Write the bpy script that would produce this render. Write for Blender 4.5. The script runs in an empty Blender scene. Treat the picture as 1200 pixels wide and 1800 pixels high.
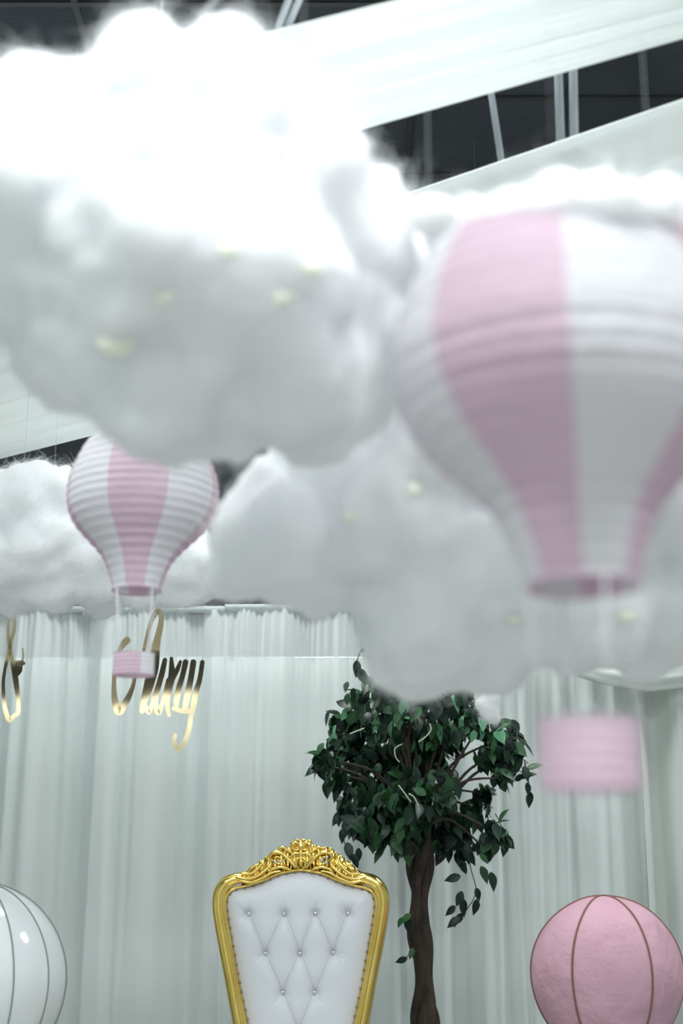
import bpy, bmesh, math, random
import numpy as np
from mathutils import Vector, Matrix, noise
random.seed(7); np.random.seed(7)
C = bpy.context.scene.collection
PI = math.pi

# ------------------------------------------------------------------ camera
F = 2500.0                       # focal length in pixels of the 1200 x 1800 frame
PITCH = math.radians(15.2)
CAM = Vector((0, 0, 1.55))
cd = bpy.data.cameras.new('camera'); cam = bpy.data.objects.new('camera', cd); C.objects.link(cam)
cd.sensor_fit = 'VERTICAL'; cd.sensor_height = 24.0; cd.lens = F / 1800 * 24.0
cam.location = CAM; cam.rotation_euler = (PI/2 + PITCH, 0, 0)
cd.dof.use_dof = True; cd.dof.focus_distance = 5.75; cd.dof.aperture_fstop = 1.25
cd.clip_start = 0.05
bpy.context.scene.camera = cam
FW = Vector((0, math.cos(PITCH), math.sin(PITCH))); UP = Vector((0, -math.sin(PITCH), math.cos(PITCH)))

# ------------------------------------------------------------------ exposure, world, lights
sc = bpy.context.scene
sc.view_settings.view_transform = 'Standard'; sc.view_settings.look = 'None'
sc.view_settings.exposure = 0.0; sc.view_settings.gamma = 1.0; sc.view_settings.use_curve_mapping = False
w = bpy.data.worlds.new('world'); sc.world = w; w.use_nodes = True
w.node_tree.nodes['Background'].inputs[0].default_value = (0.8, 0.9, 1.0, 1)
w.node_tree.nodes['Background'].inputs[1].default_value = 0.3
CEIL = 4.6
LAMP_COLOR = (0.95, 0.995, 1.0)
LAMP_POWER = 72
LAMPS = [(x, y) for y in (-3.6, 0.1, 3.15) for x in (-2.3, 0.0, 2.3)] + [(-2.7, 5.9), (-.5, 5.9), (2.7, 5.9)]  # last row is an addition, put there for light on the curtains
ROW_GAIN = (1.0, 1.25, .9, .8)

# ------------------------------------------------------------------ helpers
def P(px, py, d):
    """world point seen at (px,py), d metres along the view axis"""
    return CAM + FW*d + Vector((1, 0, 0))*((px-600)/F*d) + UP*((900-py)/F*d)
def W(px, py, Y):
    """world point seen at (px,py) on the upright plane y=Y"""
    r = FW + Vector((1, 0, 0))*((px-600)/F) + UP*((900-py)/F)
    return CAM + r*(Y/r.y)
def WZ(px, py, z):
    r = FW + Vector((1, 0, 0))*((px-600)/F) + UP*((900-py)/F)
    return CAM + r*((z-CAM.z)/r.z)

class MB:
    def __init__(s): s.v = []; s.f = []; s.m = []; s.smooth = True
    def add(s, vs, fs, mi=0):
        b = len(s.v); s.v += [tuple(v) for v in vs]
        for f in fs: s.f.append(tuple(b+i for i in f)); s.m.append(mi)
    def box(s, c, d, mi=0, rot=None):
        x, y, z = [k/2 for k in d]
        vs = [Vector((a*x, b*y, e*z)) for a in (-1, 1) for b in (-1, 1) for e in (-1, 1)]
        if rot: vs = [rot @ v for v in vs]
        vs = [v + Vector(c) for v in vs]
        s.add(vs, [(0, 1, 3, 2), (4, 6, 7, 5), (0, 4, 5, 1), (2, 3, 7, 6), (0, 2, 6, 4), (1, 5, 7, 3)], mi)
    def tube(s, pts, r, n=8, mi=0, cap=True, flat=1.0, axis=None):
        pts = [Vector(p) for p in pts]; N = len(pts)
        rr = r if isinstance(r, (list, tuple)) else [r]*N
        vs = []; prev = None
        for i, p in enumerate(pts):
            t = (pts[min(i+1, N-1)] - pts[max(i-1, 0)])
            t = t.normalized() if t.length > 1e-9 else Vector((0, 0, 1))
            if axis is not None: u = Vector(axis)
            else: u = prev if prev is not None else (Vector((0, 0, 1)) if abs(t.z) < 0.9 else Vector((1, 0, 0)))
            u = (u - t*u.dot(t)); u = u.normalized() if u.length > 1e-6 else Vector((1, 0, 0))
            prev = u; w_ = t.cross(u)
            for k in range(n):
                a = 2*PI*k/n
                vs.append(p + (u*math.cos(a)*flat + w_*math.sin(a))*rr[i])
        fs = [(i*n+k, i*n+(k+1) % n, (i+1)*n+(k+1) % n, (i+1)*n+k) for i in range(N-1) for k in range(n)]
        if cap: fs += [tuple(range(n))[::-1], tuple((N-1)*n+k for k in range(n))]
        s.add(vs, fs, mi)
    def revolve(s, prof, n=48, mi=0, c=(0, 0, 0), closed=False):
        c = Vector(c)
        vs = [c + Vector((r*math.cos(2*PI*k/n), r*math.sin(2*PI*k/n), z)) for r, z in prof for k in range(n)]
        fs = [(i*n+k, i*n+(k+1) % n, (i+1)*n+(k+1) % n, (i+1)*n+k) for i in range(len(prof)-1) for k in range(n)]
        s.add(vs, fs, mi)
    def sphere(s, c, r, nu=16, nv=10, mi=0, sc=(1, 1, 1)):
        prof = [(math.sin(PI*i/nv)*r, -math.cos(PI*i/nv)*r) for i in range(nv+1)]
        c = Vector(c)
        vs = [c + Vector((a*math.cos(2*PI*k/nu)*sc[0], a*math.sin(2*PI*k/nu)*sc[1], z*sc[2])) for a, z in prof for k in range(nu)]
        fs = [(i*nu+k, i*nu+(k+1) % nu, (i+1)*nu+(k+1) % nu, (i+1)*nu+k) for i in range(nv) for k in range(nu)]
        s.add(vs, fs, mi)
    def build(s, name, mats, parent=None, origin=None, smooth=None):
        me = bpy.data.meshes.new(name)
        o3 = Vector(origin) if origin is not None else Vector((0, 0, 0))
        me.from_pydata([tuple(Vector(v)-o3) for v in s.v], [], s.f)
        for m in (mats if isinstance(mats, (list, tuple)) else [mats]): me.materials.append(m)
        me.polygons.foreach_set('material_index', s.m)
        sm = s.smooth if smooth is None else smooth
        me.polygons.foreach_set('use_smooth', [sm]*len(s.f))
        me.update(); me.validate()
        o = bpy.data.objects.new(name, me); C.objects.link(o); o.location = o3
        if parent is not None:
            o.parent = parent; o.location = o3 - world_loc(parent)
        return o
def world_loc(o):
    l = Vector((0, 0, 0))
    while o is not None: l += Vector(o.location); o = o.parent
    return l
def bevel(o, wd, seg=2):
    m = o.modifiers.new('bevel', 'BEVEL'); m.width = wd; m.segments = seg; m.limit_method = 'ANGLE'; return o
def thing(name, label, cat, loc, group=None):
    o = bpy.data.objects.new(name, None); C.objects.link(o); o.location = loc; o.empty_display_size = .1
    return tag(o, label, cat, group)
def tag(o, label, cat, group=None, kind=None):
    o['label'] = label; o['category'] = cat
    if group: o['group'] = group
    if kind: o['kind'] = kind
    return o
def struct(o): o['kind'] = 'structure'; return o
def spline(pts, n=8):
    """Catmull-Rom through tuples of any dimension"""
    A = [np.array(p, float) for p in pts]; out = []
    for i in range(len(A)-1):
        p0 = A[max(i-1, 0)]; p1 = A[i]; p2 = A[i+1]; p3 = A[min(i+2, len(A)-1)]
        for k in range(n):
            t = k/n
            out.append(0.5*((2*p1)+(-p0+p2)*t+(2*p0-5*p1+4*p2-p3)*t*t+(-p0+3*p1-3*p2+p3)*t**3))
    out.append(A[-1]); return out

# ------------------------------------------------------------------ materials
def mat(name, col, rough=.6, metal=0., **kw):
    m = bpy.data.materials.new(name); m.use_nodes = True
    b = m.node_tree.nodes['Principled BSDF']
    b.inputs['Base Color'].default_value = (*col, 1); b.inputs['Roughness'].default_value = rough
    b.inputs['Metallic'].default_value = metal
    for k, v in kw.items(): b.inputs[k.replace('_', ' ')].default_value = v
    return m
def N(m, t, **kw):
    n = m.node_tree.nodes.new(t)
    for k, v in kw.items(): setattr(n, k, v)
    return n
def L(m, a, b): m.node_tree.links.new(a, b)
def noisy(m, c1, c2, scale=5, detail=4, bump=0, bscale=None, stretch=None, dist=.02):
    b = m.node_tree.nodes['Principled BSDF']
    tc = N(m, 'ShaderNodeTexCoord'); mp = N(m, 'ShaderNodeMapping'); L(m, tc.outputs['Object'], mp.inputs[0])
    if stretch: mp.inputs['Scale'].default_value = stretch
    n = N(m, 'ShaderNodeTexNoise'); n.inputs['Scale'].default_value = scale; n.inputs['Detail'].default_value = detail
    L(m, mp.outputs[0], n.inputs['Vector'])
    r = N(m, 'ShaderNodeValToRGB'); r.color_ramp.elements[0].position = .35; r.color_ramp.elements[1].position = .65
    r.color_ramp.elements[0].color = (*c1, 1); r.color_ramp.elements[1].color = (*c2, 1)
    L(m, n.outputs['Fac'], r.inputs[0]); L(m, r.outputs[0], b.inputs['Base Color'])
    if bump:
        n2 = N(m, 'ShaderNodeTexNoise'); n2.inputs['Scale'].default_value = bscale or scale*3; n2.inputs['Detail'].default_value = 5
        L(m, mp.outputs[0], n2.inputs['Vector'])
        bp = N(m, 'ShaderNodeBump'); bp.inputs['Strength'].default_value = bump; bp.inputs['Distance'].default_value = dist
        L(m, n2.outputs['Fac'], bp.inputs['Height']); L(m, bp.outputs[0], b.inputs['Normal'])
    return m
def sheet(name, col, transl=.35, clear=0., rough=.8, bump=0, bscale=40, stretch=None):
    """thin fabric or paper: diffuse + light passing through + open weave"""
    m = mat(name, col, rough); nt = m.node_tree; b = nt.nodes['Principled BSDF']; out = nt.nodes['Material Output']
    b.inputs['Specular IOR Level'].default_value = .2
    t = N(m, 'ShaderNodeBsdfTranslucent'); t.inputs[0].default_value = (*col, 1)
    mx = N(m, 'ShaderNodeMixShader'); mx.inputs[0].default_value = transl
    L(m, b.outputs[0], mx.inputs[1]); L(m, t.outputs[0], mx.inputs[2]); last = mx.outputs[0]
    if bump:
        tc = N(m, 'ShaderNodeTexCoord'); mp = N(m, 'ShaderNodeMapping'); L(m, tc.outputs['Object'], mp.inputs[0])
        if stretch: mp.inputs['Scale'].default_value = stretch
        n = N(m, 'ShaderNodeTexNoise'); n.inputs['Scale'].default_value = bscale; n.inputs['Detail'].default_value = 3
        L(m, mp.outputs[0], n.inputs['Vector'])
        bp = N(m, 'ShaderNodeBump'); bp.inputs['Strength'].default_value = bump; bp.inputs['Distance'].default_value = .01
        L(m, n.outputs['Fac'], bp.inputs['Height']); L(m, bp.outputs[0], b.inputs['Normal']); L(m, bp.outputs[0], t.inputs['Normal'])
    if clear:
        tr = N(m, 'ShaderNodeBsdfTransparent'); m2 = N(m, 'ShaderNodeMixShader'); 
        lw = N(m, 'ShaderNodeLayerWeight'); lw.inputs[0].default_value = .5
        mr = N(m, 'ShaderNodeMapRange'); mr.inputs['From Min'].default_value = 0; mr.inputs['From Max'].default_value = .8
        mr.inputs['To Min'].default_value = clear; mr.inputs['To Max'].default_value = .02
        L(m, lw.outputs['Facing'], mr.inputs['Value']); L(m, mr.outputs[0], m2.inputs[0])
        L(m, last, m2.inputs[1]); L(m, tr.outputs[0], m2.inputs[2]); last = m2.outputs[0]
    L(m, last, out.inputs['Surface']); return m

M = {}
M['floor'] = noisy(mat('floor_pale_tile', (.6, .6, .6), .35), (.30, .31, .30), (.36, .37, .36), 3)
M['wall'] = mat('wall_light', (.40, .43, .43), .8)
M['dark_wall'] = noisy(mat('wall_dark', (.05, .055, .06), .9), (.045, .05, .055), (.06, .066, .07), 6)
M['ceiling'] = noisy(mat('ceiling_dark', (.05, .055, .06), .95), (.016, .020, .026), (.024, .029, .036), 2, bump=.3, bscale=60)
M['grid'] = mat('ceiling_grid', (.012, .014, .016), .6)
M['band'] = sheet('ceiling_drape_cloth', (.83, .86, .85), .38)
M['sheer'] = sheet('sheer_cloth', (.82, .875, .865), .14, .34)
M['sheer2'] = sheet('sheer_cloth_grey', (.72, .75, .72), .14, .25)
M['liner'] = sheet('liner_cloth', (.76, .82, .77), .1)
M['header'] = sheet('header_tape', (.74, .82, .80), .3, .3)
M['steel'] = mat('steel', (.62, .66, .66), .3, .9)
M['strap'] = sheet('webbing', (.30, .33, .35), .2, .45)
M['cloud'] = mat('cloud_batting', (.87, .88, .90), .95, Specular_IOR_Level=.05, Subsurface_Weight=.8, Subsurface_Scale=.09)
M['cloud'].node_tree.nodes['Principled BSDF'].inputs['Subsurface Radius'].default_value = (1, 1, 1)
M['fibre'] = sheet('cloud_fibre', (.90, .91, .92), .5)
M['pink_paper'] = sheet('pink_paper', (.70, .535, .63), .25, bump=.25, bscale=55, stretch=(.3, .3, 1))
M['white_paper'] = sheet('white_paper', (.77, .77, .80), .25, bump=.25, bscale=55, stretch=(.3, .3, 1))
M['cord'] = mat('white_cord', (.78, .80, .80), .6)
M['thread'] = mat('nylon_thread', (.6, .64, .64), .3)
M['gold'] = noisy(mat('gold_leaf', (.83, .58, .13), .20, 1.), (.84, .60, .15), (.93, .70, .22), 10, bump=.04, bscale=30)
M['mirror_gold'] = mat('gold_mirror', (.93, .78, .48), .06, 1.)
M['leather'] = mat('white_leather', (.74, .76, .81), .42, bump_dummy=0) if False else mat('white_leather', (.72, .74, .79), .40)
M['crystal'] = mat('crystal', (.60, .60, .58), .15, .6)
M['nail'] = mat('nailhead', (.42, .34, .26), .3, .9)
M['bark'] = noisy(mat('bark', (.08, .05, .035), .9), (.018, .014, .010), (.055, .036, .024), 25, bump=.8, bscale=60, stretch=(1, 1, .25))
M['twig'] = mat('twig', (.045, .033, .022), .8)
M['vine'] = mat('pale_stem', (.50, .56, .42), .6)
M['pot'] = mat('pot', (.55, .50, .42), .6)
M['soil'] = noisy(mat('moss', (.05, .05, .03), 1), (.03, .03, .02), (.09, .08, .04), 20)
M['latex'] = mat('white_latex', (.78, .82, .84), .12, Coat_Weight=.4, Coat_Roughness=.05)
M['mache'] = noisy(mat('pink_fabric', (.75, .44, .53), .75), (.60, .35, .43), (.67, .40, .49), 5, bump=.8, bscale=12)
M['rope'] = mat('brown_rope', (.24, .12, .10), .8)
M['grey_cord'] = mat('grey_cord', (.28, .29, .28), .6)
M['wicker'] = noisy(mat('wicker', (.42, .28, .15), .8), (.33, .21, .11), (.50, .34, .19), 30, bump=.6, bscale=50)
M['plinth'] = mat('plinth_white', (.78, .80, .80), .5)
def emis(name, col, s):
    m = mat(name, col, .5); b = m.node_tree.nodes['Principled BSDF']
    b.inputs['Emission Color'].default_value = (*col, 1); b.inputs['Emission Strength'].default_value = s; return m
M['led'] = emis('led_warm', (.86, .90, .76), .02)
# leaf material: each leaf a slightly different green
lm = mat('leaf', (.04, .12, .05), .38, Specular_IOR_Level=.35); M['leaf'] = lm
g = N(lm, 'ShaderNodeNewGeometry'); r = N(lm, 'ShaderNodeValToRGB')
r.color_ramp.elements[0].color = (.003, .013, .009, 1); r.color_ramp.elements[1].color = (.035, .12, .04, 1)
e = r.color_ramp.elements.new(.6); e.color = (.006, .026, .014, 1)
L(lm, g.outputs['Random Per Island'], r.inputs[0]); L(lm, r.outputs[0], lm.node_tree.nodes['Principled BSDF'].inputs['Base Color'])
lm2 = mat('leaf_highlight', (.12, .34, .18), .30); M['leaf_highlight'] = lm2  # highlights on the upper crown, put into the leaf colour

# ------------------------------------------------------------------ room shell
BACK = 8.2; FRONT = -6.0; LX = -4.6; RX = 4.6
def slab(name, c, d, m): b = MB(); b.box(c, d); return struct(b.build(name, m, smooth=False))
slab('floor', (0, (BACK+FRONT)/2, -.05), (RX-LX, BACK-FRONT, .1), M['floor'])
slab('ceiling', (0, (BACK+FRONT)/2, CEIL+.05), (RX-LX, BACK-FRONT, .1), M['ceiling'])
slab('wall_back', (0, BACK+.05, CEIL/2), (RX-LX, .1, CEIL), M['dark_wall'])
slab('wall_front', (0, FRONT-.05, CEIL/2), (RX-LX, .1, CEIL), M['dark_wall'])
slab('wall_left', (LX-.05, (BACK+FRONT)/2, CEIL/2), (.1, BACK-FRONT, CEIL), M['wall'])
slab('wall_right', (RX+.05, (BACK+FRONT)/2, CEIL/2), (.1, BACK-FRONT, CEIL), M['wall'])
b = MB()
for i in range(1, 15): b.box((LX+i*.61, (BACK+FRONT)/2, CEIL-.004), (.024, BACK-FRONT, .008))
for i in range(1, 23): b.box((0, FRONT+i*.61, CEIL-.005), (RX-LX, .024, .009))
struct(b.build('trim_1', M['grid'], smooth=False))

# ceiling light panels; the last row is added to brighten the curtains
for i, (x, y) in enumerate(LAMPS):
    rown = ['far behind the viewer', 'over the viewer', 'over the clouds', 'added to light the curtains'][i//3]
    side = ['left', 'middle', 'right'][i % 3]
    t = thing('ceiling_lamp', 'white ceiling light panel %s, %s one of its row' % (rown, side), 'ceiling light', (x, y, CEIL-.09), 'ceiling light panels')
    b = MB()
    for sx in (-1, 1): b.box((x+sx*.61, y, CEIL-.05), (.03, .65, .08))
    for sy in (-1, 1): b.box((x, y+sy*.31, CEIL-.05), (1.19, .03, .08))
    b.build('frame', M['steel'], t, smooth=False)
    ld = bpy.data.lights.new('lamp_light', 'AREA'); ld.shape = 'RECTANGLE'; ld.size = 1.18; ld.size_y = .58
    ld.energy = LAMP_POWER*ROW_GAIN[i//3]; ld.color = LAMP_COLOR
    lo = bpy.data.objects.new('lamp_light', ld); C.objects.link(lo); lo.parent = t; lo.location = (0, 0, .03)

# ------------------------------------------------------------------ ceiling drape bands
def band(name, label, near, far, z, sag, u0, u1, seed, wav=.012):
    """near / far: two pixel points each, the band's edges in a level plane at height z"""
    n0, n1 = WZ(*near[0], z), WZ(*near[1], z); f0, f1 = WZ(*far[0], z), WZ(*far[1], z)
    dn = (n1-n0).normalized(); df = (f1-f0).normalized(); rnd = random.Random(seed)
    b = MB(); NU, NV = 60, 72; ph = [rnd.uniform(0, 6.28) for _ in range(4)]; vs = []
    for i in range(NU+1):
        u = u0 + (u1-u0)*i/NU
        a = n0 + dn*((u-n0.x)/dn.x); c = f0 + df*((u-f0.x)/df.x)
        for j in range(NV+1):
            v = j/NV; p = a.lerp(c, v)
            pl = (math.sin(v*38+ph[0]+.25*u)+.6*math.sin(v*71+ph[1]-.2*u)+.5*math.sin(v*17+ph[2]))*wav
            p.z += -sag*math.sin(PI*v) + pl*math.sin(PI*v)**.4
            vs.append(p)
    b.add(vs, [(i*(NV+1)+j, i*(NV+1)+j+1, (i+1)*(NV+1)+j+1, (i+1)*(NV+1)+j) for i in range(NU) for j in range(NV)])
    o = b.build(name, M['band'], origin=(n0+f0)/2)
    s = o.modifiers.new('thick', 'SOLIDIFY'); s.thickness = .0025
    return tag(o, label, 'ceiling drape', 'white cloth swags under the ceiling')
bandA = band('ceiling_drape', 'bright white cloth swag crossing the top right corner, nearest the viewer',
     [(450, 62), (700, 0)], [(650, 224), (1200, 68)], 3.6, .05, -4.3, 3.0, 1)
bandB = band('ceiling_drape', 'wide grey-white cloth swag under the ceiling behind the clouds, lower one in view',
     [(740, 332), (1200, 175)], [(0, 806), (150, 768)], 3.6, .10, -3.6, 3.4, 2)

# ------------------------------------------------------------------ hanging straps / rods between ceiling and swags
def strap(label, p_lo, p_hi, zlo, wd, grp=None):
    a = WZ(*p_lo, zlo); r = (CAM - a); c = WZ(*p_hi, zlo)
    # extend along the picture line in the upright plane through a
    hi = W(*p_hi, a.y); d = (hi-a)/(hi.z-a.z)
    top = a + d*(CEIL-.012-a.z); bot = a + d*(3.625-a.z)
    b = MB(); b.tube([bot, top], wd/2, 6, flat=.25, axis=(0, 1, 0))
    return tag(b.build('hanging_strap', M['strap'], origin=top), label, 'strap', grp)
strap('pale slanting strap at the top edge beside the tall cloud, left one of two', (487, 52), (507, 0), 3.62, .020, 'ceiling straps')
strap('pale slanting strap at the top edge beside the tall cloud, right one of two', (505, 48), (525, 0), 3.62, .020, 'ceiling straps')
strap('lone slightly slanted strap in the dark gap between the two swags', (882, 290), (863, 165), 3.62, .022, 'ceiling straps')
strap('upright grey strap between the swags, left one of the pair', (985, 252), (981, 130), 3.62, .028, 'ceiling straps')
strap('upright grey strap between the swags, right one of the pair', (1009, 244), (1007, 125), 3.62, .028, 'ceiling straps')

# ------------------------------------------------------------------ backdrop
YC = 6.9; ZT = 2.92
ZL = W(400, 1156, YC+.22).z
def curtain(label, x0, x1, m, seed, ztop, y=YC, grp='sheer curtain panels of the backdrop', dens=1.0):
    rnd = random.Random(seed); NX = max(60, int((x1-x0)/.006)); zs = [0.01, .5, 1.0, 1.3, 1.6, 1.9, 2.15, 2.4, 2.6, 2.75, 2.84, 2.88, 2.9]
    zs = [z*ztop/2.9 for z in zs]
    folds = []
    x = x0
    while x < x1:
        wd = rnd.choice([.03, .05, .07, .10, .14]) * rnd.uniform(.8, 1.2)
        folds.append((x, wd, rnd.uniform(.25, 1.)*rnd.choice([-1, 1, 1]), rnd.uniform(-.02, .02), rnd.uniform(0, 1)))
        x += wd*rnd.uniform(.7, 1.4)/dens
    fx = np.array(folds); X = np.linspace(x0, x1, NX+1); b = MB(); vs = []
    for z in zs:
        k = z/ztop; xs = X.copy(); Y = np.zeros_like(X)
        for f in fx:
            c = f[0] + f[3]*(1-k)*1.6; wd = f[1]*(1 + .5*(1-k))
            amp = 1.1*wd*f[2]*(.6+.4*(1-k))
            Y += amp*np.exp(-((X-c)/(wd*.42))**2)
        # tight gathers at the very top
        gth = np.sin(X*190+3*np.sin(X*23+seed))*.006*np.clip((k-.86)/.12, 0, 1)
        Y = np.clip(Y, -.075, .075)*(1-.5*max(0, (k-.9)/.1)) + gth
        vs += [(float(a), float(y-q), float(z)) for a, q in zip(xs, Y)]
    n = NX+1
    b.add(vs, [(i*n+j, i*n+j+1, (i+1)*n+j+1, (i+1)*n+j) for i in range(len(zs)-1) for j in range(NX)])
    t = thing('curtain', label, 'curtain', ((x0+x1)/2, y, 0), grp)
    b.build('cloth', m, t)
    h = MB(); pr = []
    for j in range(n): pr.append(Vector((X[j], y-.012+.004*math.sin(X[j]*170), ztop+.005)))
    h.tube(pr[::4], .016, 8, flat=1.0); h.build('rod_pocket', M['header'], t)
    return t
def cx(px, py=1500, y=YC): return W(px, py, y).x
curtain('sheer pale curtain panel behind the gold script word at the left', cx(-160), cx(392), M['sheer'], 11, ZT)
curtain('sheer pale curtain panel behind the throne, running left of the tree', cx(386), cx(735), M['sheer'], 23, ZT+.01)
curtain('sheer pale curtain panel right of the tree, behind the low hanging pink basket', cx(728), cx(1136), M['sheer'], 37, ZT-.02)
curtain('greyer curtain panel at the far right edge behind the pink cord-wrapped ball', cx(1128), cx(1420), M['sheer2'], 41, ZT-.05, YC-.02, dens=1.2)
b = MB(); xs = np.linspace(LX+.1, RX-.1, 500); vs = []  # unseen end wall curtain, added as a pale reflection for the gold letters
for z in (0.01, 1.8, 3.55):
    for x in xs: vs.append((float(x), FRONT+.25+.05*math.sin(x*21+z*.2)+.03*math.sin(x*47), z))
b.add(vs, [(i*500+j, i*500+j+1, (i+1)*500+j+1, (i+1)*500+j) for i in (0, 1) for j in range(499)])
tag(b.build('curtain', M['liner'], origin=(0, FRONT+.25, 0)), 'unseen cream curtain on the end wall, added for the gold words to reflect', 'curtain')
# gathered swag over the top of the right hand curtains
YS = YC-.15; b = MB(); vs = []; NU, NV = 90, 30
p0, p1 = W(1010, 1120, YS), W(1300, 1120, YS); p0.z = p1.z = ZT+.02
for i in range(NU+1):
    u = i/NU; x = p0.x+(p1.x-p0.x)*u; sag = W(1100, 1212, YS).z
    edge = float(np.interp(u, [0, .15, .42, .62, .8, 1], [W(1, 1190, YS).z, W(1, 1204, YS).z, W(1, 1216, YS).z, W(1, 1209, YS).z, W(1, 1200, YS).z, W(1, 1206, YS).z]))
    for j in range(NV+1):
        v = j/NV; zz_ = p0.z*(1-v)+edge*v
        vs.append((x, YS-.035*math.sin(v*PI*.9)-.014*math.sin(v*22+u*3)-.006*math.sin(v*47-u*5), zz_))
b.add(vs, [(i*(NV+1)+j, i*(NV+1)+j+1, (i+1)*(NV+1)+j+1, (i+1)*(NV+1)+j) for i in range(NU) for j in range(NV)])
o = b.build('curtain_swag', M['liner'], origin=tuple((p0+p1)/2)); o.modifiers.new('thick', 'SOLIDIFY').thickness = .004
tag(o, 'gathered pale cloth swag along the top of the rightmost curtains', 'curtain swag')
# liner behind, shorter, and the pipe frame
b = MB(); xs = np.linspace(-2.3, 2.9, 300); vs = []
for z in (0.01, ZL):
    for x in xs: vs.append((float(x), YC+.22+.012*math.sin(x*31)+.008*math.sin(x*77), z))
b.add(vs, [(j, j+1, 300+j+1, 300+j) for j in range(299)])
o = b.build('backing_cloth', M['liner'], origin=(0, YC+.22, 0)); tag(o, 'white backing cloth showing through the sheer curtains, its straight top edge visible', 'backing cloth')
t = thing('backdrop_stand', 'slim steel pipe frame carrying the sheer curtains', 'backdrop stand', (0, YC, 0))
b = MB(); b.tube([(-2.35, YC+.005, ZT+.004), (2.95, YC+.005, ZT+.004)], .014, 10); b.build('crossbar', M['steel'], t)
for x in (-2.35, .3, 2.95):
    b = MB(); b.tube([(x, YC+.11, .02), (x, YC+.11, ZT+.02)], .016, 10); b.tube([(x, YC, ZT+.004), (x, YC+.11, ZT+.004)], .010, 8); b.build('upright', M['steel'], t)
    b = MB(); b.box((x, YC+.11, .008), (.3, .16, .014)); b.build('base_plate', M['steel'], t, smooth=False)
b = MB(); b.tube([(-2.35, YC+.24, ZL), (2.95, YC+.24, ZL)], .010, 8); b.build('liner_rail', M['steel'], t)

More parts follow.
